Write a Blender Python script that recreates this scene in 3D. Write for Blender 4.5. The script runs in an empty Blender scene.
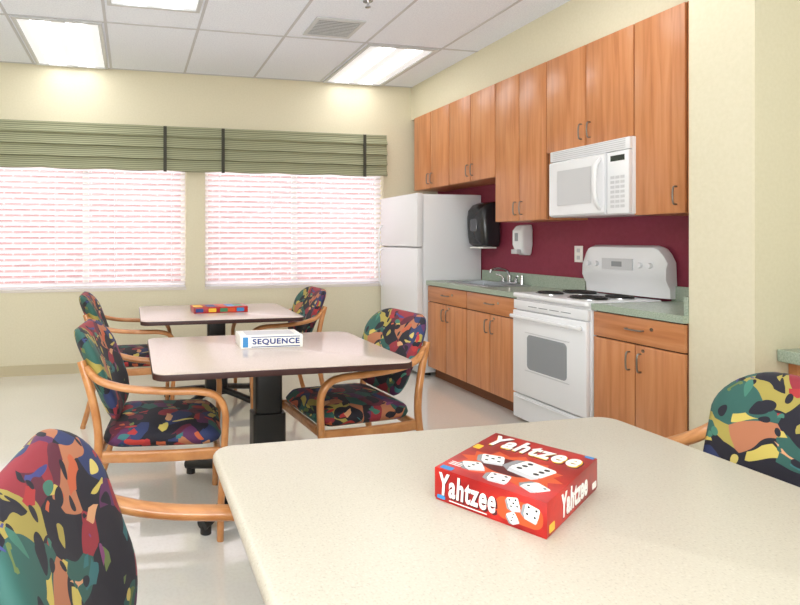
import bpy, bmesh, math, random
from math import sin, cos, pi, radians
from mathutils import Vector, Matrix
random.seed(4)
sc = bpy.context.scene
sc.view_settings.view_transform = 'Standard'
sc.view_settings.exposure = 0.18
COL = sc.collection

# ------------------------------------------------------------------ materials
def srgb(r, g, b):
    f = lambda c: (c/255/12.92) if c/255 <= 0.04045 else ((c/255+0.055)/1.055)**2.4
    return (f(r), f(g), f(b), 1)

def mat(name, col, rough=0.5, metal=0.0, emit=None, es=0, coat=0):
    m = bpy.data.materials.new(name); m.use_nodes = True
    b = m.node_tree.nodes['Principled BSDF']
    b.inputs['Base Color'].default_value = col
    b.inputs['Roughness'].default_value = rough
    b.inputs['Metallic'].default_value = metal
    if coat: b.inputs['Coat Weight'].default_value = coat
    if emit:
        b.inputs['Emission Color'].default_value = emit
        b.inputs['Emission Strength'].default_value = es
    return m

def ramp(nt, stops, interp='LINEAR'):
    r = nt.nodes.new('ShaderNodeValToRGB'); cr = r.color_ramp; cr.interpolation = interp
    while len(cr.elements) < len(stops): cr.elements.new(0.5)
    for e, (p, c) in zip(cr.elements, stops):
        e.position = p; e.color = c
    return r

def noise_mat(name, stops, scale, detail=4, rough=0.5, mapscale=(1, 1, 1), bump=0, dist=0, coat=0):
    m = mat(name, stops[0][1], rough, coat=coat); nt = m.node_tree; b = nt.nodes['Principled BSDF']
    tc = nt.nodes.new('ShaderNodeTexCoord'); mp = nt.nodes.new('ShaderNodeMapping')
    mp.inputs['Scale'].default_value = mapscale
    n = nt.nodes.new('ShaderNodeTexNoise'); n.inputs['Scale'].default_value = scale
    n.inputs['Detail'].default_value = detail; n.inputs['Distortion'].default_value = dist
    r = ramp(nt, stops)
    nt.links.new(tc.outputs['Object'], mp.inputs[0]); nt.links.new(mp.outputs[0], n.inputs['Vector'])
    nt.links.new(n.outputs['Fac'], r.inputs[0]); nt.links.new(r.outputs[0], b.inputs['Base Color'])
    if bump:
        bp = nt.nodes.new('ShaderNodeBump'); bp.inputs['Strength'].default_value = bump; bp.inputs['Distance'].default_value = 0.01
        nt.links.new(n.outputs['Fac'], bp.inputs['Height']); nt.links.new(bp.outputs[0], b.inputs['Normal'])
    return m

M_wall = noise_mat('wall_paint', [(0.3, srgb(222, 214, 186)), (0.7, srgb(227, 219, 193))], 60, rough=0.7, bump=0.05)
M_accent = noise_mat('maroon_paint', [(0.3, srgb(138, 46, 68)), (0.7, srgb(146, 52, 74))], 30, rough=0.6)
M_ceil = noise_mat('ceiling_tile', [(0.35, srgb(232, 236, 246)), (0.6, srgb(243, 247, 255))], 90, rough=0.85, bump=0.15)
M_grid = mat('ceiling_grid_paint', srgb(200, 200, 204), 0.5)
M_cab = noise_mat('cabinet_wood', [(0.25, srgb(182, 114, 68)), (0.5, srgb(205, 137, 89)), (0.75, srgb(215, 152, 105))], 3.0, 6, 0.3, (9, 9, 0.55), dist=0.6)
M_cabh = noise_mat('cabinet_drawer_wood', [(0.25, srgb(178, 110, 66)), (0.5, srgb(200, 132, 85)), (0.75, srgb(211, 147, 100))], 3.0, 6, 0.3, (9, 0.55, 9), dist=0.6)
M_cabdark = mat('cabinet_gap', srgb(70, 38, 22), 0.7)
M_chairwood = noise_mat('bentwood', [(0.3, srgb(184, 118, 64)), (0.7, srgb(212, 150, 94))], 14, 4, 0.3, (1, 6, 1), coat=0.3)
M_counter = noise_mat('sage_laminate', [(0.35, srgb(150, 166, 148)), (0.65, srgb(178, 190, 173))], 160, 3, 0.25)
M_table = noise_mat('speckled_laminate', [(0.3, srgb(190, 181, 163)), (0.4, srgb(206, 197, 179)), (0.62, srgb(210, 202, 184)), (0.74, srgb(219, 212, 197))], 230, 3, 0.3)
M_table2 = noise_mat('pinkish_laminate', [(0.3, srgb(210, 192, 180)), (0.7, srgb(226, 209, 198))], 180, 3, 0.18)
M_edge = mat('table_edge_band', srgb(62, 34, 32), 0.4)
M_black = mat('black_metal', srgb(26, 26, 28), 0.4)
M_dgrey = mat('dispenser_plastic', srgb(44, 44, 47), 0.22)
M_white = mat('appliance_white', srgb(240, 241, 243), 0.18)
M_offwhite = mat('appliance_offwhite', srgb(206, 207, 209), 0.35)
M_glass_ov = mat('oven_glass', srgb(150, 154, 158), 0.08)
M_chrome = mat('chrome', srgb(200, 200, 202), 0.15, 1.0)
M_steel = mat('brushed_steel', srgb(180, 182, 184), 0.3, 1.0)
M_pull = mat('pull_metal', srgb(140, 136, 130), 0.3, 0.9)
M_coil = mat('burner_coil', srgb(24, 22, 22), 0.5)
M_base = mat('baseboard_vinyl', srgb(200, 188, 156), 0.5)
M_frame = mat('window_frame_paint', srgb(226, 218, 210), 0.5)
M_red = noise_mat('red_card', [(0.35, srgb(148, 16, 18)), (0.65, srgb(196, 38, 30))], 12, 3, 0.35)
M_txtw = mat('print_white', srgb(246, 244, 238), 0.4)
M_blue = mat('print_blue', srgb(36, 60, 130), 0.4)
M_ltblue = mat('print_lightblue', srgb(60, 140, 200), 0.4)
M_yel = mat('print_yellow', srgb(240, 190, 50), 0.4)
M_orange = mat('print_orange', srgb(210, 84, 40), 0.4)
M_pip = mat('print_black', srgb(20, 16, 18), 0.4)
M_maroonp = mat('print_maroon', srgb(84, 12, 22), 0.4)
M_green = mat('print_green', srgb(60, 130, 90), 0.4)
M_lens = mat('light_lens', srgb(250, 250, 250), 0.6, emit=(0.97, 0.98, 1.0, 1), es=5.8)
M_lens2 = mat('light_reflector', srgb(225, 225, 225), 0.6, emit=(0.97, 0.98, 1.0, 1), es=0.45)
M_ground = mat('pavement', srgb(200, 195, 190), 0.8)

def fabric():
    m = mat('chair_fabric', (0.1, 0.1, 0.1, 1), 0.75); nt = m.node_tree; b = nt.nodes['Principled BSDF']
    L = nt.links.new
    tc = nt.nodes.new('ShaderNodeTexCoord')
    n = nt.nodes.new('ShaderNodeTexNoise'); n.inputs['Scale'].default_value = 9; n.inputs['Detail'].default_value = 0
    L(tc.outputs['Object'], n.inputs['Vector'])
    mx = nt.nodes.new('ShaderNodeVectorMath'); mx.operation = 'MULTIPLY_ADD'
    L(n.outputs['Color'], mx.inputs[0]); mx.inputs[1].default_value = (0.1,)*3; L(tc.outputs['Object'], mx.inputs[2])
    def layer(scale, off, ms, rot, pal, metric='EUCLIDEAN'):
        mp = nt.nodes.new('ShaderNodeMapping'); mp.inputs['Location'].default_value = off; mp.inputs['Scale'].default_value = ms
        mp.inputs['Rotation'].default_value = rot
        L(mx.outputs[0], mp.inputs[0])
        v = nt.nodes.new('ShaderNodeTexVoronoi'); v.inputs['Scale'].default_value = scale; v.distance = metric
        L(mp.outputs[0], v.inputs['Vector'])
        s = nt.nodes.new('ShaderNodeSeparateColor'); L(v.outputs['Color'], s.inputs[0])
        r = ramp(nt, [(i/len(pal), c) for i, c in enumerate(pal)], 'CONSTANT'); L(s.outputs[0], r.inputs[0])
        return v, s, r
    def math_(op, a, bb):
        q = nt.nodes.new('ShaderNodeMath'); q.operation = op; L(a, q.inputs[0])
        if isinstance(bb, (int, float)): q.inputs[1].default_value = bb
        else: L(bb, q.inputs[1])
        return q.outputs[0]
    def mixc(fac, a, bb):
        x = nt.nodes.new('ShaderNodeMix'); x.data_type = 'RGBA'; L(fac, x.inputs['Factor']); L(a, x.inputs[6]); L(bb, x.inputs[7]); return x.outputs[2]
    K = srgb(24, 22, 36)
    v0, s0, r0 = layer(14, (0, 0, 0), (1, .8, 1), (0.3, 0.2, 0.1),
        [K, srgb(94, 44, 88), srgb(168, 152, 74), K, srgb(44, 56, 100), srgb(150, 44, 56), K, srgb(46, 92, 84), K, srgb(96, 32, 52), srgb(182, 116, 82), K])
    v1, s1, r1 = layer(19, (2, 5, 1), (1, 0.55, 1.25), (0.5, 0.4, 0.7),
        [srgb(204, 184, 92), srgb(176, 50, 52), srgb(54, 112, 116), K, srgb(216, 160, 116), srgb(104, 122, 66), srgb(66, 68, 130), srgb(196, 96, 60)], 'MANHATTAN')
    f1 = math_('MULTIPLY', math_('GREATER_THAN', s1.outputs[1], 0.54), math_('LESS_THAN', v1.outputs['Distance'], 0.6))
    c = mixc(f1, r0.outputs[0], r1.outputs[0])
    v2, s2, r2 = layer(21, (7, 1, 3), (0.4, 1.3, 1), (0.9, 0.2, 0.3), [K, srgb(214, 194, 108), srgb(186, 56, 50), K, srgb(66, 122, 104), K, srgb(132, 66, 116)])
    f2 = math_('MULTIPLY', math_('GREATER_THAN', s2.outputs[1], 0.6), math_('LESS_THAN', v2.outputs['Distance'], 0.36))
    c = mixc(f2, c, r2.outputs[0])
    L(c, b.inputs['Base Color'])
    b.inputs['Sheen Weight'].default_value = 0.05
    return m
M_fab = fabric()

def floor_mat():
    m = mat('floor_vinyl', srgb(226, 219, 200), 0.08, coat=1.0); nt = m.node_tree; b = nt.nodes['Principled BSDF']; L = nt.links.new
    b.inputs['Coat Roughness'].default_value = 0.02; b.inputs['Coat IOR'].default_value = 1.9
    tc = nt.nodes.new('ShaderNodeTexCoord')
    n0 = nt.nodes.new('ShaderNodeTexNoise'); n0.inputs['Scale'].default_value = 1.2; n0.inputs['Detail'].default_value = 2
    r0 = ramp(nt, [(0.3, srgb(234, 231, 222)), (0.7, srgb(240, 237, 229))])
    n = nt.nodes.new('ShaderNodeTexNoise'); n.inputs['Scale'].default_value = 70; n.inputs['Detail'].default_value = 5
    r = ramp(nt, [(0.3, (0.95, 0.945, 0.935, 1)), (0.55, (1, 1, 1, 1))])
    mx = nt.nodes.new('ShaderNodeMix'); mx.data_type = 'RGBA'; mx.blend_type = 'MULTIPLY'; mx.inputs['Factor'].default_value = 1
    L(tc.outputs['Object'], n0.inputs['Vector']); L(tc.outputs['Object'], n.inputs['Vector']); L(n.outputs['Fac'], r.inputs[0]); L(n0.outputs['Fac'], r0.inputs[0])
    L(r0.outputs[0], mx.inputs[6]); L(r.outputs[0], mx.inputs[7]); L(mx.outputs[2], b.inputs['Base Color'])
    return m
M_floor = floor_mat()

def brick_mat():
    m = mat('exterior_brick', (1, 1, 1, 1), 0.9); nt = m.node_tree; b = nt.nodes['Principled BSDF']; L = nt.links.new
    tc = nt.nodes.new('ShaderNodeTexCoord'); mp = nt.nodes.new('ShaderNodeMapping'); mp.inputs['Rotation'].default_value = (radians(90), 0, 0)
    br = nt.nodes.new('ShaderNodeTexBrick'); br.inputs['Scale'].default_value = 1
    br.inputs['Brick Width'].default_value = 0.3; br.inputs['Row Height'].default_value = 0.1; br.inputs['Mortar Size'].default_value = 0.012
    br.inputs['Color1'].default_value = srgb(150, 118, 116); br.inputs['Color2'].default_value = srgb(134, 102, 102); br.inputs['Mortar'].default_value = srgb(180, 162, 160)
    L(tc.outputs['Object'], mp.inputs[0]); L(mp.outputs[0], br.inputs['Vector']); L(br.outputs['Color'], b.inputs['Base Color'])
    return m
M_brick = brick_mat()

def blind_mat():
    m = bpy.data.materials.new('blind_slat'); m.use_nodes = True; nt = m.node_tree; nt.nodes.clear(); L = nt.links.new
    o = nt.nodes.new('ShaderNodeOutputMaterial'); d = nt.nodes.new('ShaderNodeBsdfDiffuse'); t = nt.nodes.new('ShaderNodeBsdfTranslucent')
    d.inputs[0].default_value = srgb(250, 250, 253); t.inputs[0].default_value = srgb(252, 247, 250)
    x = nt.nodes.new('ShaderNodeMixShader'); x.inputs[0].default_value = 0.4
    L(d.outputs[0], x.inputs[1]); L(t.outputs[0], x.inputs[2]); L(x.outputs[0], o.inputs[0])
    return m
M_blind = blind_mat()

def glass_mat():
    m = bpy.data.materials.new('window_glass'); m.use_nodes = True; nt = m.node_tree; nt.nodes.clear(); L = nt.links.new
    o = nt.nodes.new('ShaderNodeOutputMaterial'); d = nt.nodes.new('ShaderNodeBsdfTransparent'); t = nt.nodes.new('ShaderNodeBsdfGlossy')
    t.inputs['Roughness'].default_value = 0.3
    x = nt.nodes.new('ShaderNodeMixShader'); x.inputs[0].default_value = 0.01
    L(d.outputs[0], x.inputs[1]); L(t.outputs[0], x.inputs[2]); L(x.outputs[0], o.inputs[0])
    return m
M_glass = glass_mat()

def shade_mat():
    m = mat('shade_fabric', (1, 1, 1, 1), 0.9); nt = m.node_tree; b = nt.nodes['Principled BSDF']; L = nt.links.new
    tc = nt.nodes.new('ShaderNodeTexCoord')
    w = nt.nodes.new('ShaderNodeTexWave'); w.bands_direction = 'Z'; w.inputs['Scale'].default_value = 16; w.inputs['Distortion'].default_value = 0.6
    w.inputs['Detail'].default_value = 2
    r = ramp(nt, [(0.2, srgb(124, 126, 98)), (0.5, srgb(150, 152, 122)), (0.8, srgb(172, 173, 144))])
    L(tc.outputs['Object'], w.inputs['Vector']); L(w.outputs['Fac'], r.inputs[0]); L(r.outputs[0], b.inputs['Base Color'])
    return m
M_shade = shade_mat()
M_strap = mat('shade_strap', srgb(66, 66, 56), 0.8)

# ------------------------------------------------------------------ mesh helpers
INV = {}
def root(name, loc, rz=0, local=False):
    e = bpy.data.objects.new(name, None); e.empty_display_size = 0.1
    e.location = loc; e.rotation_euler = (0, 0, rz); COL.objects.link(e)
    INV[e] = None if local else Matrix.Translation(-Vector(loc))
    return e

def mk(name, verts, faces, m, parent=None, smooth=True, ang=35):
    me = bpy.data.meshes.new(name); me.from_pydata([tuple(v) for v in verts], [], faces); me.update()
    bm = bmesh.new(); bm.from_mesh(me); bmesh.ops.recalc_face_normals(bm, faces=bm.faces); bm.to_mesh(me); bm.free()
    return reg(name, me, m, parent, smooth, ang)

def reg(name, me, m, parent, smooth=True, ang=35):
    ms = m if isinstance(m, list) else [m]
    for x in ms: me.materials.append(x)
    if smooth:
        me.polygons.foreach_set('use_smooth', [True]*len(me.polygons))
        me.set_sharp_from_angle(angle=radians(ang))
    o = bpy.data.objects.new(name, me); COL.objects.link(o)
    if parent:
        o.parent = parent
        if INV[parent] is not None: o.matrix_parent_inverse = INV[parent]
    return o

def box(name, x0, x1, y0, y1, z0, z1, m, parent=None, bev=0, seg=2):
    bm = bmesh.new(); bmesh.ops.create_cube(bm, size=1)
    for v in bm.verts:
        v.co = Vector(((x0+x1)/2+v.co.x*abs(x1-x0), (y0+y1)/2+v.co.y*abs(y1-y0), (z0+z1)/2+v.co.z*abs(z1-z0)))
    if bev: bmesh.ops.bevel(bm, geom=bm.edges[:], offset=bev, segments=seg, affect='EDGES', profile=0.5)
    me = bpy.data.meshes.new(name); bm.to_mesh(me); bm.free()
    return reg(name, me, m, parent)

def boxes(name, lst, m, parent=None):
    V, F = [], []
    for (x0, x1, y0, y1, z0, z1) in lst:
        b = len(V)
        V += [(x0, y0, z0), (x1, y0, z0), (x1, y1, z0), (x0, y1, z0), (x0, y0, z1), (x1, y0, z1), (x1, y1, z1), (x0, y1, z1)]
        F += [tuple(b+i for i in f) for f in [(0, 3, 2, 1), (4, 5, 6, 7), (0, 1, 5, 4), (1, 2, 6, 5), (2, 3, 7, 6), (3, 0, 4, 7)]]
    return mk(name, V, F, m, parent, smooth=False)

def loft(name, rings, m, parent=None, closed=True, cap=True, loop=False, ang=35):
    n = len(rings[0]); V = [p for r in rings for p in r]; F = []
    R = len(rings)
    for i in range(R if loop else R-1):
        j = (i+1) % R
        for k in range(n if closed else n-1):
            l = (k+1) % n
            F.append((i*n+k, i*n+l, j*n+l, j*n+k))
    if cap and not loop:
        F.append(tuple(range(n))[::-1]); F.append(tuple((R-1)*n+k for k in range(n)))
    return mk(name, V, F, m, parent, ang=ang)

def rrect(cx, cy, hw, hd, r, n=6):
    out = []
    r = max(r, 0.0005)
    for (sx, sy, a0) in [(1, 1, 0), (-1, 1, 90), (-1, -1, 180), (1, -1, 270)]:
        for i in range(n+1):
            a = radians(a0+90*i/n)
            out.append((cx+sx*(hw-r)+r*cos(a), cy+sy*(hd-r)+r*sin(a)))
    return out

def slab(name, x0, x1, y0, y1, z0, z1, r, b, m, parent=None):
    cx, cy, hw, hd = (x0+x1)/2, (y0+y1)/2, (x1-x0)/2, (y1-y0)/2
    prof = []
    for i in range(5):
        a = radians(90*i/4); prof.append((b*(1-sin(a)), z0+b*(1-cos(a))))
    for i in range(5):
        a = radians(90*i/4); prof.append((b*(1-cos(a)), z1-b*(1-sin(a))))
    return loft(name, [[(x, y, z) for x, y in rrect(cx, cy, hw-i, hd-i, r-i)] for i, z in prof], m, parent)

def pad(name, hw, hh, r, th, fn, m, parent, crown=0.35):
    base = rrect(0, 0, hw, hh, r, 10)
    S = [0.02, 0.25, 0.5, 0.7, 0.85, 0.93, 0.975, 1.0]
    rings = []
    def dep(s): return th/2*((1-s**9)**0.5*(1-crown)+crown*(1-s*s))
    for s in S: rings.append([fn(a*s, b*s, dep(s)) for a, b in base])
    for s in S[::-1][1:]: rings.append([fn(a*s, b*s, -dep(s)) for a, b in base])
    return loft(name, rings, m, parent, ang=80)

def cyl(name, c, r, h, m, parent=None, axis='Z', n=24, r2=None):
    r2 = r if r2 is None else r2
    def P(rr, a, z):
        x, y = rr*cos(a), rr*sin(a)
        p = {'Z': (x, y, z), 'X': (z, x, y), 'Y': (x, z, y)}[axis]
        return (c[0]+p[0], c[1]+p[1], c[2]+p[2])
    return loft(name, [[P(rr, 2*pi*k/n, z) for k in range(n)] for rr, z in [(r, 0), (r2, h)]], m, parent)

def torus(name, c, R, r, m, parent=None, n=28, k=8):
    rings = []
    for i in range(n):
        a = 2*pi*i/n
        rings.append([(c[0]+(R+r*cos(2*pi*j/k))*cos(a), c[1]+(R+r*cos(2*pi*j/k))*sin(a), c[2]+r*sin(2*pi*j/k)) for j in range(k)])
    return loft(name, rings, m, parent, loop=True, ang=80)

def smoothpath(pts, sub=7):
    P = [Vector(p) for p in pts]; P = [P[0]*2-P[1]]+P+[P[-1]*2-P[-2]]; out = []
    for i in range(1, len(P)-2):
        for s in range(sub):
            t = s/sub; a, b, c, d = P[i-1], P[i], P[i+1], P[i+2]
            out.append(0.5*((2*b)+(c-a)*t+(2*a-5*b+4*c-d)*t*t+(3*b-a-3*c+d)*t**3))
    out.append(P[-2]); return out

def sweep(name, pts, w, h, m, parent=None, side=(0, 1, 0), sub=7, round_=0.45, smooth=True):
    P = smoothpath(pts, sub) if smooth else [Vector(p) for p in pts]
    side = Vector(side); rings = []
    sec = rrect(0, 0, w/2, h/2, min(w, h)*round_, 3)
    for i, p in enumerate(P):
        t = (P[min(i+1, len(P)-1)]-P[max(i-1, 0)]).normalized()
        nrm = t.cross(side).normalized(); sd = nrm.cross(t).normalized()
        rings.append([p+sd*a+nrm*b for a, b in sec])
    return loft(name, rings, m, parent, ang=50)

def text(name, s, wid, hei, mx, m, parent, ext=0.0006, shear=0, bold=0.0, arch=0):
    """text fitted to wid x hei (metres) centred at mx origin"""
    cu = bpy.data.curves.new(name, 'FONT'); cu.body = s; cu.size = .06; cu.extrude = ext; cu.shear = shear; cu.offset = bold
    cu.space_character = 1.12
    t = bpy.data.objects.new('tmp', cu); COL.objects.link(t)
    dg = bpy.context.evaluated_depsgraph_get(); dg.update()
    me = bpy.data.meshes.new_from_object(t.evaluated_get(dg)); me.name = name
    bpy.data.objects.remove(t)
    xs = [v.co.x for v in me.vertices]; ys = [v.co.y for v in me.vertices]
    sx = wid/(max(xs)-min(xs)); sy = hei/(max(ys)-min(ys)); cx = (max(xs)+min(xs))/2; cy = (max(ys)+min(ys))/2
    for v in me.vertices: v.co = Vector(((v.co.x-cx)*sx, (v.co.y-cy)*sy, v.co.z))
    me.transform(mx); me.materials.clear()
    return reg(name, me, m, parent, smooth=False)

# ------------------------------------------------------------------ room
H = 1.30
XL, XR, YN, YB, ZC = -2.7, 3.35, -2.6, 5.6, 2.99
box('floor', XL-.15, XR+.15, YN-.15, YB+.15, -0.1, 0, M_floor)
box('ceiling', XL-.15, XR+.15, YN-.15, YB+.15, ZC, ZC+.1, M_ceil)
WZ0, WZ1 = 0.815, 2.28
W1 = (-1.45, 0.53); W2 = (0.72, 2.69)
boxes('wall_back', [(XL-.15, XR+.15, YB, YB+.15, 0, WZ0), (XL-.15, XR+.15, YB, YB+.15, WZ1, ZC),
                    (XL-.15, W1[0], YB, YB+.15, WZ0, WZ1), (W1[1], W2[0], YB, YB+.15, WZ0, WZ1), (W2[1], XR+.15, YB, YB+.15, WZ0, WZ1)], M_wall)
box('wall_left', XL-.15, XL, YN, YB, 0, ZC, M_wall)
box('wall_right', XR, XR+.15, YN, YB, 0, ZC, M_wall)
box('wall_front', XL-.15, XR+.15, YN-.15, YN, 0, ZC, M_wall)
PX, PY0, PY1 = 2.76, 1.967, 2.27
box('wall_partition', PX, XR, PY0, PY1, 0, ZC, M_wall)
box('wall_soffit', 3.02, XR, PY1, YB, 2.622, ZC, M_wall)
box('wall_accent', XR-.006, XR, PY1, YB, 0.9, 2.0, M_accent)
boxes('baseboard_back', [(XL, 2.6, YB-.012, YB, 0, 0.1)], M_base)
boxes('baseboard_left', [(XL, XL+.012, YN, YB-.012, 0, 0.1)], M_base)
boxes('baseboard_partition', [(PX-.012, PX, PY0, PY1, 0, 0.1), (PX-.012, 2.9, PY0-.012, PY0, 0, 0.1)], M_base)

# ceiling grid
gx = [-2.37+0.72*i for i in range(9)]
gx = [x for x in gx if XL < x < XR]
gy = [5.58, 4.4, 3.2, 2.0, 0.8, -0.4, -1.6]
lst = [(x-.011, x+.011, YN, YB, ZC-.004, ZC) for x in gx if x < 3.0]
lst += [(XL, 3.02 if y > 2.2 else XR, y-.011, y+.011, ZC-.0042, ZC) for y in gy]
boxes('ceiling_trim', lst, M_grid)

def troffer(x, y, w=0.66, d=1.16):
    r = root('ceiling_light', (x, y, ZC-.01))
    x0, x1, y0, y1 = x-w/2, x+w/2, y-d/2, y+d/2
    f = 0.03
    boxes('frame', [(x0, x1, y0, y0+f, ZC-.016, ZC-.001), (x0, x1, y1-f, y1, ZC-.016, ZC-.001), (x0, x0+f, y0+f, y1-f, ZC-.016, ZC-.001), (x1-f, x1, y0+f, y1-f, ZC-.016, ZC-.001)], M_offwhite, r)
    boxes('reflector', [(x0+f, x1-f, y0+f, y1-f, ZC-.006, ZC-.001)], M_lens2, r)
    for k, sx in enumerate((-1, 1)):
        cx = x+sx*w*0.2
        boxes('lamp_%d' % (k+1), [(cx-.075, cx+.075, y0+f+.02, y1-f-.02, ZC-.012, ZC-.006)], M_lens, r)
for (x, y) in [(-.57, 4.99), (2.31, 4.99), (0.15, 3.47), (-.57, 1.9), (2.31, 2.6), (-.57, -0.4), (1.59, -1.0), (-2.01, 3.8), (-2.01, 0.9), (-1.3, -1.7)]:
    troffer(x, y)

# air vent
r = root('air_vent', (1.55, 4.12, ZC))
boxes('frame', [(1.36, 1.76, 3.96, 3.99, ZC-.012, ZC-.001), (1.36, 1.76, 4.29, 4.32, ZC-.012, ZC-.001), (1.36, 1.39, 3.99, 4.29, ZC-.012, ZC-.001), (1.73, 1.76, 3.99, 4.29, ZC-.012, ZC-.001)], M_offwhite, r)
boxes('grille_back', [(1.39, 1.73, 3.99, 4.29, ZC-.003, ZC-.001)], mat('vent_dark', srgb(22, 22, 24), .8), r)
boxes('louvers', [(1.39, 1.73, 4.0+i*.029, 4.009+i*.029, ZC-.009, ZC-.003) for i in range(10)], M_offwhite, r)
r = root('fire_sprinkler', (1.62, 3.62, ZC))
cyl('plate', (1.62, 3.62, ZC-.008), .035, .007, M_chrome, r); cyl('stem', (1.62, 3.62, ZC-.045), .009, .038, M_chrome, r); cyl('deflector', (1.62, 3.62, ZC-.05), .02, .005, M_chrome, r)

# ------------------------------------------------------------------ windows, blinds, shade
for i, (a, b) in enumerate([W1, W2]):
    r = root('window_%d' % (i+1), ((a+b)/2, YB+.1, (WZ0+WZ1)/2)); f = .045; c = (a+b)/2
    ya, yb = YB+.1, YB+.14
    boxes('frame', [(a, b, ya, yb, WZ0, WZ0+f), (a, b, ya, yb, WZ1-f, WZ1), (a, a+f, ya, yb, WZ0+f, WZ1-f), (b-f, b, ya, yb, WZ0+f, WZ1-f), (c-.03, c+.03, ya, yb, WZ0+f, WZ1-f)], M_frame, r)
    boxes('glass', [(a+f, b-f, YB+.118, YB+.122, WZ0+f, WZ1-f)], M_glass, r)
    boxes('sill', [(a, b, YB-.01, YB+.1, WZ0-.02, WZ0+.003)], M_frame, r)
    r = root('window_blind', (c, YB+.05, 1.5))
    V, F = [], []; z = WZ0+.05
    while z < WZ1-.05:
        tl = radians(-42); w = .026
        bse = len(V); prof = []
        for k in range(4):
            s = -1+2*k/3; prof.append((s*w*cos(tl), s*w*sin(tl)+.004*(1-s*s)))
        for (dy, dz) in prof: V += [(a+.01, YB+.045+dy, z+dz), (b-.01, YB+.045+dy, z+dz)]
        for k in range(3): F.append((bse+2*k, bse+2*k+1, bse+2*k+3, bse+2*k+2))
        z += .054
    mk('slats', V, F, M_blind, r)
    box('bottom_rail', a+.01, b-.01, YB+.025, YB+.065, WZ0+.008, WZ0+.026, M_blind, r, .003)
    box('head_rail', a+.01, b-.01, YB+.02, YB+.07, WZ1-.05, WZ1-.005, M_blind, r, .003)
    boxes('ladder_cords', [(x-.002, x+.002, YB+.018, YB+.02, WZ0+.02, WZ1-.05) for x in [a+.15+(b-a-.3)*k/3 for k in range(4)]], M_blind, r)
# roman shade valance
r = root('roman_shade', (0.6, YB-.05, 2.2))
xs0, xs1 = -1.6, 2.69
zt, zb = 2.425, 1.985
prof = []
N = 44
for i in range(N+1):
    s = i/N; z = zt-(zt-zb)*s
    fold = (s*4) % 1.0
    y = YB-.075-.03*(fold**1.6) if s > .12 else YB-.075
    prof.append((y, z))
nx = 80
V = []
for (y, z) in prof:
    for k in range(nx+1):
        x = xs0+(xs1-xs0)*k/nx
        sag = .012*abs(sin((x-.31)*pi/.58))*((zt-z)/(zt-zb))
        V.append((x, y+.003*sin(x*9+z*7), z-sag+.008))
F = [(i*(nx+1)+k, i*(nx+1)+k+1, (i+1)*(nx+1)+k+1, (i+1)*(nx+1)+k) for i in range(N) for k in range(nx)]
mk('shade_cloth', V, F, M_shade, r, ang=60)
boxes('mount_board', [(xs0, xs1, YB-.074, YB-.001, zt-.02, zt+.006)], M_shade, r)
boxes('end_return', [(xs1-.004, xs1, YB-.075, YB-.001, zb+.02, zt-.02), (xs0, xs0+.004, YB-.075, YB-.001, zb+.02, zt-.02)], M_shade, r)
for k, x in enumerate([.31, .89, 2.42]):
    boxes('strap_%d' % (k+1), [(x-.016, x+.016, YB-.118, YB-.112, zb-.01, zt)], M_strap, r)

# exterior
box('building', -14, 14, 10.5, 11, 0, 6, M_brick)
box('ground', -16, 16, YB+.3, 10.5, -.3, -.15, M_ground)

# ------------------------------------------------------------------ kitchen
def vpull(parent, x, y, z, L=.1):
    sweep('pull', [(x, y, z-L/2), (x-.022, y, z-L/2+.004), (x-.028, y, z), (x-.022, y, z+L/2-.004), (x, y, z+L/2)], .009, .009, M_pull, parent, side=(0, 1, 0), sub=4)
def hpull(parent, x, y, z, L=.1):
    sweep('pull', [(x, y-L/2, z), (x-.022, y-L/2+.004, z), (x-.028, y, z), (x-.022, y+L/2-.004, z), (x, y+L/2, z)], .009, .009, M_pull, parent, side=(0, 0, 1), sub=4)

UX = 3.0
def upper(y0, y1, z0, z1, nd=2):
    r = root('wall_cabinet', (3.18, (y0+y1)/2, (z0+z1)/2))
    box('carcass', UX+.002, XR-.008, y0+.001, y1-.001, z0, z1, M_cab, r)
    boxes('reveal', [(UX-.001, UX+.002, y0+.002, y1-.002, z0+.003, z1-.003)], M_cabdark, r)
    w = (y1-y0)/nd
    for k in range(nd):
        box('door_%d' % (k+1), UX-.021, UX-.001, y0+w*k+.0035, y0+w*(k+1)-.0035, z0+.002, z1-.004, M_cab, r, .0015)
    if nd == 2:
        vpull(r, UX-.021, (y0+y1)/2-.035, z0+.1); vpull(r, UX-.021, (y0+y1)/2+.035, z0+.1)
    else:
        vpull(r, UX-.021, y0+.05, z0+.1)
    return r
ZU = 2.618
upper(4.79, 5.46, 1.83, ZU); upper(4.10, 4.787, 1.83, ZU); upper(3.515, 4.097, 1.45, ZU)
upper(2.79, 3.512, 1.935, ZU); r = upper(2.47, 2.787, 1.45, ZU, 1)
box('filler', UX-.005, XR-.008, PY1+.001, 2.469, 1.45, ZU, M_cab, r)

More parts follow.
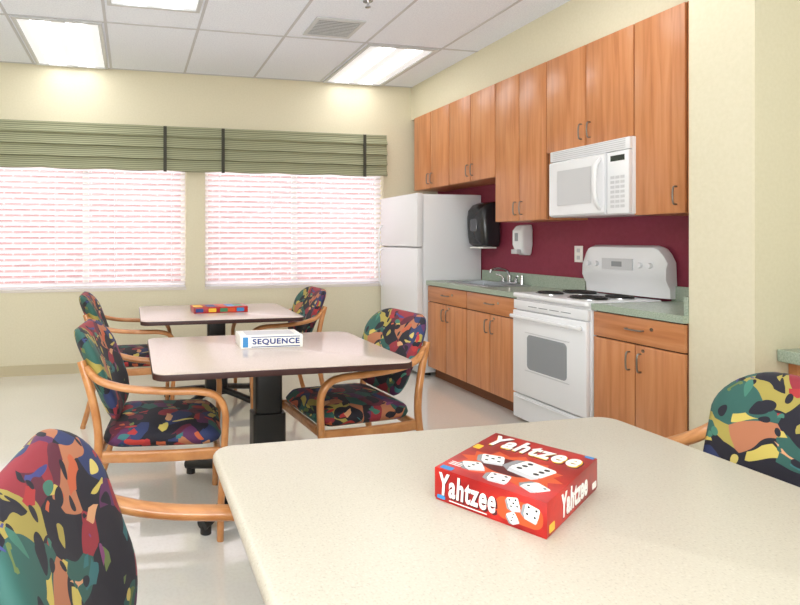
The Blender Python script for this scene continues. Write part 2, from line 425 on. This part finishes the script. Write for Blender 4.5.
BX = 2.76
M_toe = mat('toe_kick_board', srgb(120, 74, 44), .6)
def base(y0, y1, z1=.875):
    r = root('base_cabinet', (3.05, (y0+y1)/2, .45))
    box('carcass', BX+.002, XR-.008, y0+.001, y1-.001, .1, z1, M_cab, r)
    box('toe_kick', BX+.06, XR-.05, y0+.001, y1-.001, 0.001, .1, M_toe, r)
    boxes('reveal', [(BX-.001, BX+.002, y0+.002, y1-.002, .103, z1-.003)], M_cabdark, r)
    zd = z1-.155
    box('drawer_front', BX-.021, BX-.001, y0+.003, y1-.003, zd+.004, z1-.008, M_cabh, r, .0015)
    c = (y0+y1)/2
    hpull(r, BX-.021, c, zd+.08)
    for k, (a, b) in enumerate([(y0, c), (c, y1)]):
        box('door_%d' % (k+1), BX-.021, BX-.001, a+.0035, b-.0035, .104, zd-.004, M_cab, r, .0015)
        vpull(r, BX-.021, c+(-.035 if k == 0 else .035), zd-.1)
    cyl('lock', (BX-.024, c-.1, z1-.06), .01, .004, M_chrome, r, 'X'); cyl('lock_door', (BX-.024, c-.05, zd-.03), .009, .004, M_chrome, r, 'X')
    return r
RY0, RY1 = 2.845, 3.515
base(PY1+.002, RY0-.005); base(RY1+.005, 4.14); base(4.142, 4.76)
# counters (sink is let into the top, so it belongs to the counter)
r = root('kitchen_counter', (3.05, 4.1, .9))
SY0, SY1, SX0, SX1 = 4.02, 4.6, 2.86, 3.22
C0 = 2.725
for k, (x0, x1, y0, y1) in enumerate([(C0, XR-.008, PY1+.002, RY0-.004), (C0, XR-.008, RY1+.004, SY0), (C0, XR-.008, SY1, 4.765), (C0, SX0, SY0, SY1), (SX1, XR-.008, SY0, SY1)]):
    boxes('top_%d' % (k+1), [(x0, x1, y0, y1, .876, .915)], M_counter, r)
boxes('backsplash', [(XR-.03, XR-.008, PY1+.002, RY0-.004, .915, 1.01), (XR-.03, XR-.008, RY1+.004, 4.765, .915, 1.01)], M_counter, r)
boxes('endsplash', [(C0+.03, XR-.03, PY1+.002, PY1+.022, .915, 1.01)], M_counter, r)
r = root('kitchen_sink', (3.04, 4.31, .9))
boxes('rim', [(SX0-.02, SX1+.02, SY0-.02, SY0, .915, .921), (SX0-.02, SX1+.02, SY1, SY1+.02, .915, .921), (SX0-.02, SX0, SY0, SY1, .915, .921), (SX1, SX1+.02, SY0, SY1, .915, .921)], M_steel, r)
e = .003
boxes('basin', [(SX0+e, SX1-e, SY0+e, SY1-e, .877, .88), (SX0+e, SX0+.006, SY0+e, SY1-e, .88, .916), (SX1-.006, SX1-e, SY0+e, SY1-e, .88, .916), (SX0+e, SX1-e, SY0+e, SY0+.006, .88, .916), (SX0+e, SX1-e, SY1-.006, SY1-e, .88, .916)], M_steel, r)
r = root('kitchen_faucet', (3.28, 4.31, .92))
box('deck_plate', 3.25, 3.305, 4.2, 4.42, .9155, .93, M_chrome, r, .004)
cyl('body', (3.278, 4.31, .93), .02, .06, M_chrome, r)
sweep('spout', [(3.278, 4.31, .98), (3.25, 4.31, 1.03), (3.17, 4.31, 1.05), (3.1, 4.31, 1.035), (3.085, 4.31, 1.01)], .022, .022, M_chrome, r)
for s in (-1, 1):
    cyl('handle_base', (3.278, 4.31+s*.085, .93), .018, .03, M_chrome, r)
    sweep('handle_lever', [(3.278, 4.31+s*.085, .96), (3.27, 4.31+s*.1, .975), (3.25, 4.31+s*.14, .985)], .014, .014, M_chrome, r, side=(1, 0, 0))
cyl('sprayer', (3.278, 4.15, .916), .016, .08, M_chrome, r, r2=.01)

# range
r = root('electric_range', (3.0, (RY0+RY1)/2, .45))
RX = 2.70
box('body', RX+.03, XR-.02, RY0, RY1, .02, .9, M_white, r, .004)
box('storage_drawer', RX, RX+.03, RY0+.004, RY1-.004, .03, .2, M_white, r, .006)
box('drawer_lip', RX-.012, RX, RY0+.03, RY1-.03, .172, .188, M_white, r, .004)
box('oven_door', RX-.005, RX+.03, RY0+.004, RY1-.004, .208, .8, M_white, r, .01)
yc = (RY0+RY1)/2
loft('door_window', [[(x, y, z) for y, z in rrect(yc, .52, .18-i, .12-i, .03-i)] for x, i in [(RX-.0052, 0), (RX-.009, .003)]], M_glass_ov, r)
boxes('door_window_trim', [(RX-.008, RX-.005, yc-.2, yc+.2, .65, .656), (RX-.008, RX-.005, yc-.2, yc+.2, .384, .39)], M_offwhite, r)
sweep('oven_handle', [(RX-.005, RY0+.04, .755), (RX-.045, RY0+.05, .76), (RX-.05, yc, .762), (RX-.045, RY1-.05, .76), (RX-.005, RY1-.04, .755)], .026, .02, M_white, r, side=(0, 0, 1))
box('vent_panel', RX+.005, RX+.03, RY0+.004, RY1-.004, .806, .872, M_white, r, .004)
boxes('vent_slots', [(RX+.003, RX+.006, yc-.2+k*.1, yc-.12+k*.1, .833, .838) for k in range(4)], M_glass_ov, r)
slab('cooktop', RX-.005, XR-.09, RY0-.002, RY1+.002, .89, .922, .02, .012, M_white, r)
for k, (x, y, R) in enumerate([(2.87, RY0+.17, .1), (2.87, RY1-.17, .075), (3.11, RY0+.17, .075), (3.11, RY1-.17, .1)]):
    cyl('drip_pan_%d' % (k+1), (x, y, .922), R+.018, .004, M_chrome, r, n=32)
    q = R
    while q > .02:
        torus('coil_%d' % (k+1), (x, y, .932), q, .006, M_coil, r); q -= .019
# backguard
prof = [(3.262, .915), (3.258, 1.0), (3.24, 1.04), (3.225, 1.09), (3.228, 1.19), (3.24, 1.235), (3.28, 1.25), (3.325, 1.24), (3.335, .915)]
rings = []
nB = 24
for i in range(nB+1):
    t = i/nB; y = RY0-.03+(RY1-.05-RY0+.03)*t
    q = abs(2*t-1); k = 1-.30*max(0, (q-.72)/.28)**2.2
    rings.append([(x+.02*max(0, (q-.6)/.4)**2 if x < 3.3 else x, y, .93+(z-.915)*k) for x, z in prof])
loft('backguard', rings, M_white, r)
yb_ = yc-.035
boxes('control_panel', [(3.218, 3.226, yb_-.12, yb_+.12, 1.1, 1.175)], M_offwhite, r)
boxes('clock_display', [(3.216, 3.219, yb_-.04, yb_+.04, 1.12, 1.155)], M_glass_ov, r)
for y in (yb_-.24, yb_-.17, yb_+.17, yb_+.24):
    cyl('knob', (3.205, y, 1.135), .018, .03, M_white, r, 'X')

# microwave
MY0, MY1, MX, MZ0, MZ1 = 2.775, 3.425, 2.93, 1.46, 1.93
r = root('microwave_oven', (3.14, 3.1, 1.7))
box('body', MX+.03, XR-.01, MY0, MY1, MZ0, MZ1, M_white, r, .004)
rings = []
for y in [MY0+.165+(MY1-MY0-.165)*k/10 for k in range(11)]:
    rings.append([(x-.02*sin(pi*(y-MY0)/(MY1-MY0)), y, z) for x, z in [(MX+.04, MZ0+.003), (MX+.015, MZ0+.003), (MX, MZ0+.015), (MX, MZ1-.09), (MX+.01, MZ1-.08), (MX+.04, MZ1-.08)]])
loft('door', rings, M_white, r)
box('control_panel', MX-.001, MX+.03, MY0+.002, MY0+.16, MZ0+.003, MZ1-.08, M_white, r, .006)
box('top_vent', MX+.005, MX+.03, MY0+.002, MY1-.002, MZ1-.075, MZ1-.002, M_white, r, .004)
boxes('vent_louvers', [(MX+.002, MX+.006, MY0+.03, MY1-.03, MZ1-.066+k*.013, MZ1-.061+k*.013) for k in range(5)], M_offwhite, r)
boxes('door_window', [(MX-.0215, MX-.012, MY0+.26, MY1-.1, MZ0+.08, MZ1-.15)], M_offwhite, r)
sweep('handle', [(MX-.004, MY0+.2, MZ0+.03), (MX-.05, MY0+.195, MZ0+.09), (MX-.06, MY0+.195, MZ0+.19), (MX-.05, MY0+.195, MZ1-.16), (MX-.004, MY0+.2, MZ1-.1)], .03, .02, M_white, r)
boxes('display', [(MX-.003, MX-.001, MY0+.03, MY0+.13, MZ1-.14, MZ1-.105)], mat('display_dark', srgb(60, 66, 60), .2), r)
boxes('keypad', [(MX-.003, MX-.001, MY0+.03+c*.036, MY0+.058+c*.036, MZ0+.04+q*.03, MZ0+.058+q*.03) for c in range(3) for q in range(7)], M_offwhite, r)

# refrigerator
FX, FY0, FY1, FZ = 2.64, 4.785, 5.575, 1.75
r = root('refrigerator', (3.0, 5.18, .9))
box('cabinet', FX+.07, 3.33, FY0+.003, FY1-.003, .03, FZ-.01, M_white, r, .008)
box('freezer_door', FX, FX+.065, FY0, FY1, 1.235, FZ, M_white, r, .012)
box('fridge_door', FX, FX+.065, FY0, FY1, .1, 1.225, M_white, r, .012)
box('kick_grille', FX+.03, FX+.07, FY0+.01, FY1-.01, .03, .095, M_offwhite, r)
boxes('feet', [(2.75, 2.8, FY0+.03, FY0+.08, 0.001, .03), (2.75, 2.8, FY1-.08, FY1-.03, 0.001, .03), (3.2, 3.25, FY0+.03, FY0+.08, 0.001, .03), (3.2, 3.25, FY1-.08, FY1-.03, 0.001, .03)], M_black, r)
sweep('freezer_handle', [(FX, FY1-.05, 1.26), (FX-.035, FY1-.05, 1.28), (FX-.038, FY1-.05, 1.4), (FX, FY1-.05, 1.46)], .025, .015, M_white, r)
sweep('fridge_handle', [(FX, FY1-.05, 1.2), (FX-.035, FY1-.05, 1.18), (FX-.038, FY1-.05, 1.0), (FX-.03, FY1-.05, .85), (FX, FY1-.05, .8)], .025, .015, M_white, r)

# dispensers
r = root('paper_towel_dispenser', (3.25, 4.62, 1.45))
rings = []
for z, s, d in [(1.235, .78, .12), (1.245, .9, .17), (1.27, .97, .195), (1.33, 1, .205), (1.5, 1, .215), (1.58, .99, .205), (1.63, .93, .165), (1.652, .82, .11), (1.658, .7, .08)]:
    rings.append([(3.343-d/2+x, 4.62+y, z) for x, y in rrect(0, 0, d/2, .14*s, .06)])
loft('housing', rings, M_dgrey, r, ang=60)
box('paper_slot', 3.16, 3.3, 4.52, 4.72, 1.222, 1.236, M_txtw, r)
loft('level_window', [[(x, y, z) for y, z in rrect(4.62, 1.44, .05-i, .06-i, .02)] for x, i in [(3.13, 0), (3.127, .002)]], mat('smoked_window', srgb(90, 90, 95), .15), r)
r = root('soap_dispenser', (3.29, 4.15, 1.3))
rings = []
for z, s, d in [(1.17, .6, .07), (1.19, .8, .1), (1.26, 1, .12), (1.38, 1, .12), (1.42, .9, .09), (1.43, .75, .06)]:
    rings.append([(3.343-d/2+x, 4.15+y, z) for x, y in rrect(0, 0, d/2, .065*s, .025)])
loft('housing', rings, M_white, r)
boxes('window', [(3.221, 3.224, 4.13, 4.17, 1.29, 1.36)], M_glass_ov, r)
box('push_bar', 3.2, 3.24, 4.11, 4.19, 1.18, 1.22, M_offwhite, r, .005)
r = root('wall_outlet', (3.34, 3.6, 1.19))
box('plate', 3.337, 3.343, 3.56, 3.64, 1.13, 1.255, M_txtw, r, .002)
boxes('sockets', [(3.335, 3.337, 3.585, 3.615, 1.15, 1.18), (3.335, 3.337, 3.585, 3.615, 1.205, 1.235)], M_offwhite, r)

# side counter behind partition
r = root('side_counter', (3.1, 1.7, .4))
slab('top', 2.88, XR-.002, 1.3, PY0-.002, .745, .8, .01, .006, M_counter, r)
box('support_cabinet', 2.95, XR-.002, 1.36, PY0-.004, 0.001, .745, M_cab, r)

# ------------------------------------------------------------------ tables
def table(x0, x1, y0, y1, mt, me, th=.03, rc=.06):
    cx, cy = (x0+x1)/2, (y0+y1)/2
    r = root('dining_table', (cx, cy, 0))
    zt = .74
    if me:
        slab('edge_band', x0, x1, y0, y1, zt-th, zt-.003, rc, .003, me, r)
        slab('top', x0+.002, x1-.002, y0+.002, y1-.002, zt-.0035, zt, rc, .001, mt, r)
    else:
        slab('top', x0, x1, y0, y1, zt-th, zt, rc, th*.48, mt, r)
    slab('mount_plate', cx-.2, cx+.2, cy-.2, cy+.2, zt-th-.012, zt-th-.0005, .02, .002, M_black, r)
    slab('column', cx-.07, cx+.07, cy-.045, cy+.045, .12, zt-th-.012, .02, .002, M_black, r)
    slab('column_sleeve', cx-.085, cx+.085, cy-.06, cy+.06, .1, .42, .02, .004, M_black, r)
    k = 0
    for sx in (-1, 1):
        for sy in (-1, 1):
            k += 1
            d = Vector((sx*.38, sy*.34, 0)); sd = Vector((-d.y, d.x, 0)).normalized()
            sweep('foot_%d' % k, [(cx, cy, .14), (cx+d.x*.3, cy+d.y*.3, .12), (cx+d.x*.75, cy+d.y*.75, .07), (cx+d.x, cy+d.y, .045)], .055, .045, M_black, r, side=sd)
            cyl('leveler_%d' % k, (cx+d.x*.95, cy+d.y*.95, 0.001), .025, .045, M_black, r)
    return r
table(.205, 1.49, .3, 1.49, M_table, None, .034, .06)
table(.08, 1.275, 2.31, 3.19, M_table2, M_edge)
table(.05, 1.23, 3.83, 4.74, M_table2, M_edge)

# ------------------------------------------------------------------ chairs
def chair_template():
    parts = []
    r = root('dining_chair', (0, 0, 0), 0, True)
    def seatfn(a, b, d): return (a+.02, b, .43+d+.008*(1 if d > 0 else 0)-(.02 if a > .2 and d > 0 else 0)*(a-.2)/.05)
    parts.append(pad('seat', .26, .245, .07, .11, seatfn, M_fab, r))
    def backfn(a, b, d):
        s = b+.22; w = .88+.12*min(1, s/.3)
        y = a*w
        return (-.2-.32*s-.18*s*s+.75*y*y+d*.95, y, .49+s*.95+d*.25)
    parts.append(pad('back', .265, .22, .13, .09, backfn, M_fab, r))
    for k, s in enumerate((-1, 1)):
        y = s*.275
        parts.append(sweep('arm_%d' % (k+1), [(-.30, y*.86, .75), (-.24, y*.97, .70), (-.12, y*1.02, .668), (.05, y*1.05, .655), (.18, y*1.05, .65), (.255, y*1.04, .625), (.29, y*1.02, .56), (.29, y*1.01, .45), (.275, y, .2), (.27, y, 0.001)], .042, .03, M_chairwood, r, sub=6))
        parts.append(sweep('rear_leg_%d' % (k+1), [(-.34, y, 0.001), (-.285, y, .2), (-.25, y, .38), (-.25, y*.97, .5), (-.28, y*.92, .64), (-.325, y*.86, .78)], .034, .036, M_chairwood, r))
        parts.append(sweep('side_rail_%d' % (k+1), [(-.25, y*.96, .375), (0, y*.96, .37), (.27, y*.96, .375)], .024, .05, M_chairwood, r))
    parts.append(sweep('front_rail', [(.26, -.26, .37), (.26, .26, .37)], .03, .045, M_chairwood, r, side=(1, 0, 0)))
    parts.append(sweep('rear_rail', [(-.25, -.26, .37), (-.25, .26, .37)], .03, .045, M_chairwood, r, side=(1, 0, 0)))
    return r, parts
cr, cp = chair_template()
places = [(.15, 1.0, -8), (.13, 2.66, -6), (1.12, 2.76, 186), (0.0, 4.22, 0), (1.13, 4.3, 183), (1.52, 1.12, 181)]
cr.location = (places[0][0], places[0][1], 0); cr.rotation_euler = (0, 0, radians(places[0][2]))
for (x, y, a) in places[1:]:
    e = root('dining_chair', (x, y, 0), radians(a), True)
    for p in cp:
        o = bpy.data.objects.new(p.name, p.data); COL.objects.link(o); o.parent = e

# ------------------------------------------------------------------ game boxes
T = .7402
r = root('board_game_box', (.83, 1.065, T), radians(-59), True)
bw, bd, bh = .113, .155, .069
box('bottom_tray', -bw+.002, bw-.002, -bd+.002, bd-.002, 0, .02, M_red, r)
box('lid', -bw, bw, -bd, bd, .004, bh, M_red, r, .0012)
def TM(x, y, z, rot='top'):
    if rot == 'top': R = Matrix.Identity(4)
    elif rot == 'front': R = Matrix.Rotation(radians(90), 4, 'X')
    elif rot == 'right': R = Matrix.Rotation(radians(90), 4, 'Z') @ Matrix.Rotation(radians(90), 4, 'X')
    return Matrix.Translation((x, y, z)) @ R
def flat(name, pts, mx, m, parent, d=.0005):
    n = len(pts)
    V = [mx @ Vector((x, y, 0)) for x, y in pts]+[mx @ Vector((x, y, d)) for x, y in pts]
    F = [tuple(range(n))[::-1], tuple(range(n, 2*n))]+[(i, (i+1) % n, n+(i+1) % n, n+i) for i in range(n)]
    return mk(name, V, F, m, parent, smooth=False)
def die(cx, cy, s, ang, pips, mx, parent):
    Rz = mx @ Matrix.Translation((cx, cy, 0)) @ Matrix.Rotation(radians(ang), 4, 'Z')
    flat('die_side', [(-.5*s, -.42*s), (.42*s, -.42*s), (.5*s, -.5*s), (.42*s, -.74*s), (-.36*s, -.74*s)], Rz, M_offwhite, parent, .0003)
    flat('die_side', [(-.5*s, .42*s), (-.5*s, -.42*s), (-.36*s, -.74*s), (-.7*s, -.5*s), (-.7*s, .2*s)], Rz, M_glass_ov, parent, .00035)
    flat('die_face', rrect(0, 0, s*.5, s*.48, s*.15, 4), Rz, M_txtw, parent, .0006)
    P = {1: [(0, 0)], 2: [(-1, -1), (1, 1)], 3: [(-1, -1), (0, 0), (1, 1)], 4: [(-1, -1), (1, 1), (-1, 1), (1, -1)], 5: [(-1, -1), (1, 1), (-1, 1), (1, -1), (0, 0)], 6: [(-1, -1), (1, 1), (-1, 1), (1, -1), (-1, 0), (1, 0)]}[pips]
    for px, py in P:
        flat('pip', [(px*s*.27+s*.085*cos(a*pi/5), py*s*.27+s*.085*sin(a*pi/5)) for a in range(10)], Rz, M_pip, parent, .0009)
top = TM(0, 0, bh)
flat('burst', [((.085 if i % 2 else .106)*cos(i*pi/12), -.045+(.065 if i % 2 else .09)*sin(i*pi/12)) for i in range(24)], top, M_orange, r, .0002)
flat('burst_core', [(.06*cos(i*pi/12), -.04+.045*sin(i*pi/12)) for i in range(24)], top, M_maroonp, r, .00025)
text('title', 'Yahtzee', .196, .074, TM(.0, .098, bh+.0012), M_txtw, r, .0005, .15, .0016)
text('title_outline', 'Yahtzee', .2, .079, TM(.0005, .0975, bh+.0006), M_yel, r, .0003, .15, .0012)
text('title_shadow', 'Yahtzee', .2, .079, TM(.004, .0925, bh), M_maroonp, r, .0003, .15, .0012)
die(-.045, -.02, .046, 20, 5, top, r); die(.038, -.015, .07, -14, 6, top, r); die(-.06, -.085, .04, 35, 3, top, r); die(.005, -.108, .04, 8, 4, top, r); die(.075, -.1, .038, -30, 2, top, r)
flat('corner_logo', rrect(-.092, -.14, .013, .009, .003), top, M_ltblue, r)
flat('corner_logo_2', rrect(.1, .146, .009, .006, .002), top, M_ltblue, r)
flat('corner_badge', rrect(-.101, .03, .008, .014, .003), top, M_yel, r)
boxes('tagline', [(-.102, -.075, -.115+k*.008, -.112+k*.008, bh, bh+.0004) for k in range(3)], M_txtw, r)
fr = TM(0, -bd, 0, 'front')
flat('front_burst', rrect(.062, .033, .044, .022, .018), fr, M_orange, r, .0002)
text('front_title', 'Yahtzee', .12, .048, TM(-.042, -bd-.0012, .038, 'front'), M_txtw, r, .0005, .12, .0016)
text('front_title_shadow', 'Yahtzee', .122, .05, TM(-.0395, -bd, .0355, 'front'), M_maroonp, r, .0003, .12, .0012)
die(.052, .048, .022, 15, 5, fr, r); die(.086, .042, .026, -12, 4, fr, r); die(.05, .02, .018, 30, 3, fr, r)
flat('front_logo', rrect(-.098, .009, .009, .004, .002), fr, M_ltblue, r)
boxes('front_tagline', [(-.08, 0, -bd-.0004, -bd, .006, .008)], M_txtw, r)
text('side_title', 'Yahtzee', .16, .048, TM(bw+.0012, .0, .037, 'right'), M_txtw, r, .0005, .12, .0016)
text('side_title_shadow', 'Yahtzee', .163, .05, TM(bw, .003, .0345, 'right'), M_maroonp, r, .0003, .12, .0012)
rt = TM(bw, 0, 0, 'right')
flat('side_logo', rrect(.132, .016, .014, .007, .003), rt, M_txtw, r); flat('side_panel', rrect(-.13, .016, .014, .008, .003), rt, M_yel, r)

r = root('board_game_box', (.71, 2.86, T), radians(-2), True)
hw, hd, hh = .165, .09, .064
box('lid', -hw, hw, -hd, hd, 0, hh, M_txtw, r, .002)
text('title', 'SEQUENCE', .25, .034, TM(.022, -hd, .032, 'front'), M_blue, r, .0008, 0, .002)
fr = TM(0, -hd, 0, 'front')
flat('side_stripe', rrect(-.14, .032, .014, .026, .002), fr, M_ltblue, r)
flat('front_border', rrect(.02, .007, .13, .002, .001), fr, M_blue, r); flat('front_border_2', rrect(.02, .057, .13, .002, .001), fr, M_blue, r)
flat('top_panel', rrect(0, 0, .13, .06, .004), TM(0, 0, hh), M_offwhite, r)

r = root('board_game_box', (.66, 4.28, T), radians(3), True)
hw, hd, hh = .21, .1, .045
box('lid', -hw, hw, -hd, hd, 0, hh, M_red, r, .002)
f = TM(0, -hd, 0, 'front')
for k, (cx, m) in enumerate([(-.17, M_blue), (-.07, M_yel), (.02, M_green), (.08, M_orange), (.15, M_ltblue)]):
    flat('print_%d' % (k+1), rrect(cx, .022, .03, .014, .006), f, m, r)
    flat('top_print_%d' % (k+1), rrect(cx, 0, .035, .07, .02), TM(0, 0, hh), [M_yel, M_blue, M_orange, M_ltblue, M_green][k], r)

# ------------------------------------------------------------------ light
w = bpy.data.worlds.new('World'); sc.world = w; w.use_nodes = True
bg = w.node_tree.nodes['Background']; bg.inputs[0].default_value = (0.94, 0.96, 1.0, 1); bg.inputs[1].default_value = 4.2
s = bpy.data.lights.new('sun', 'SUN'); s.energy = 1.5; s.angle = radians(1); s.color = (1, .97, .94)
so = bpy.data.objects.new('sun', s); COL.objects.link(so)
so.rotation_euler = Vector((.3, 1, -.8)).to_track_quat('-Z', 'Y').to_euler()
# added fill light, unseen behind the camera, tipped up to brighten the ceiling
a = bpy.data.lights.new('fill_light', 'AREA'); a.shape = 'RECTANGLE'; a.size = 2.0; a.size_y = 1.2; a.energy = 120; a.color = (.93, .97, 1)
ao = bpy.data.objects.new('fill_light', a); COL.objects.link(ao); ao.location = (-.4, -.9, 1.3)
ao.rotation_euler = Vector((.1, .58, .82)).to_track_quat('-Z', 'Y').to_euler()

# ------------------------------------------------------------------ camera
cam = bpy.data.cameras.new('camera'); co = bpy.data.objects.new('camera', cam); COL.objects.link(co)
cam.sensor_width = 36; cam.lens = 550/800*36
cam.shift_x = (400-249)/800; cam.shift_y = -(302.5-240)/800
cam.clip_start = .02
co.location = (0, 0, H); co.rotation_euler = (radians(90), 0, -math.atan(116/550))
sc.camera = co
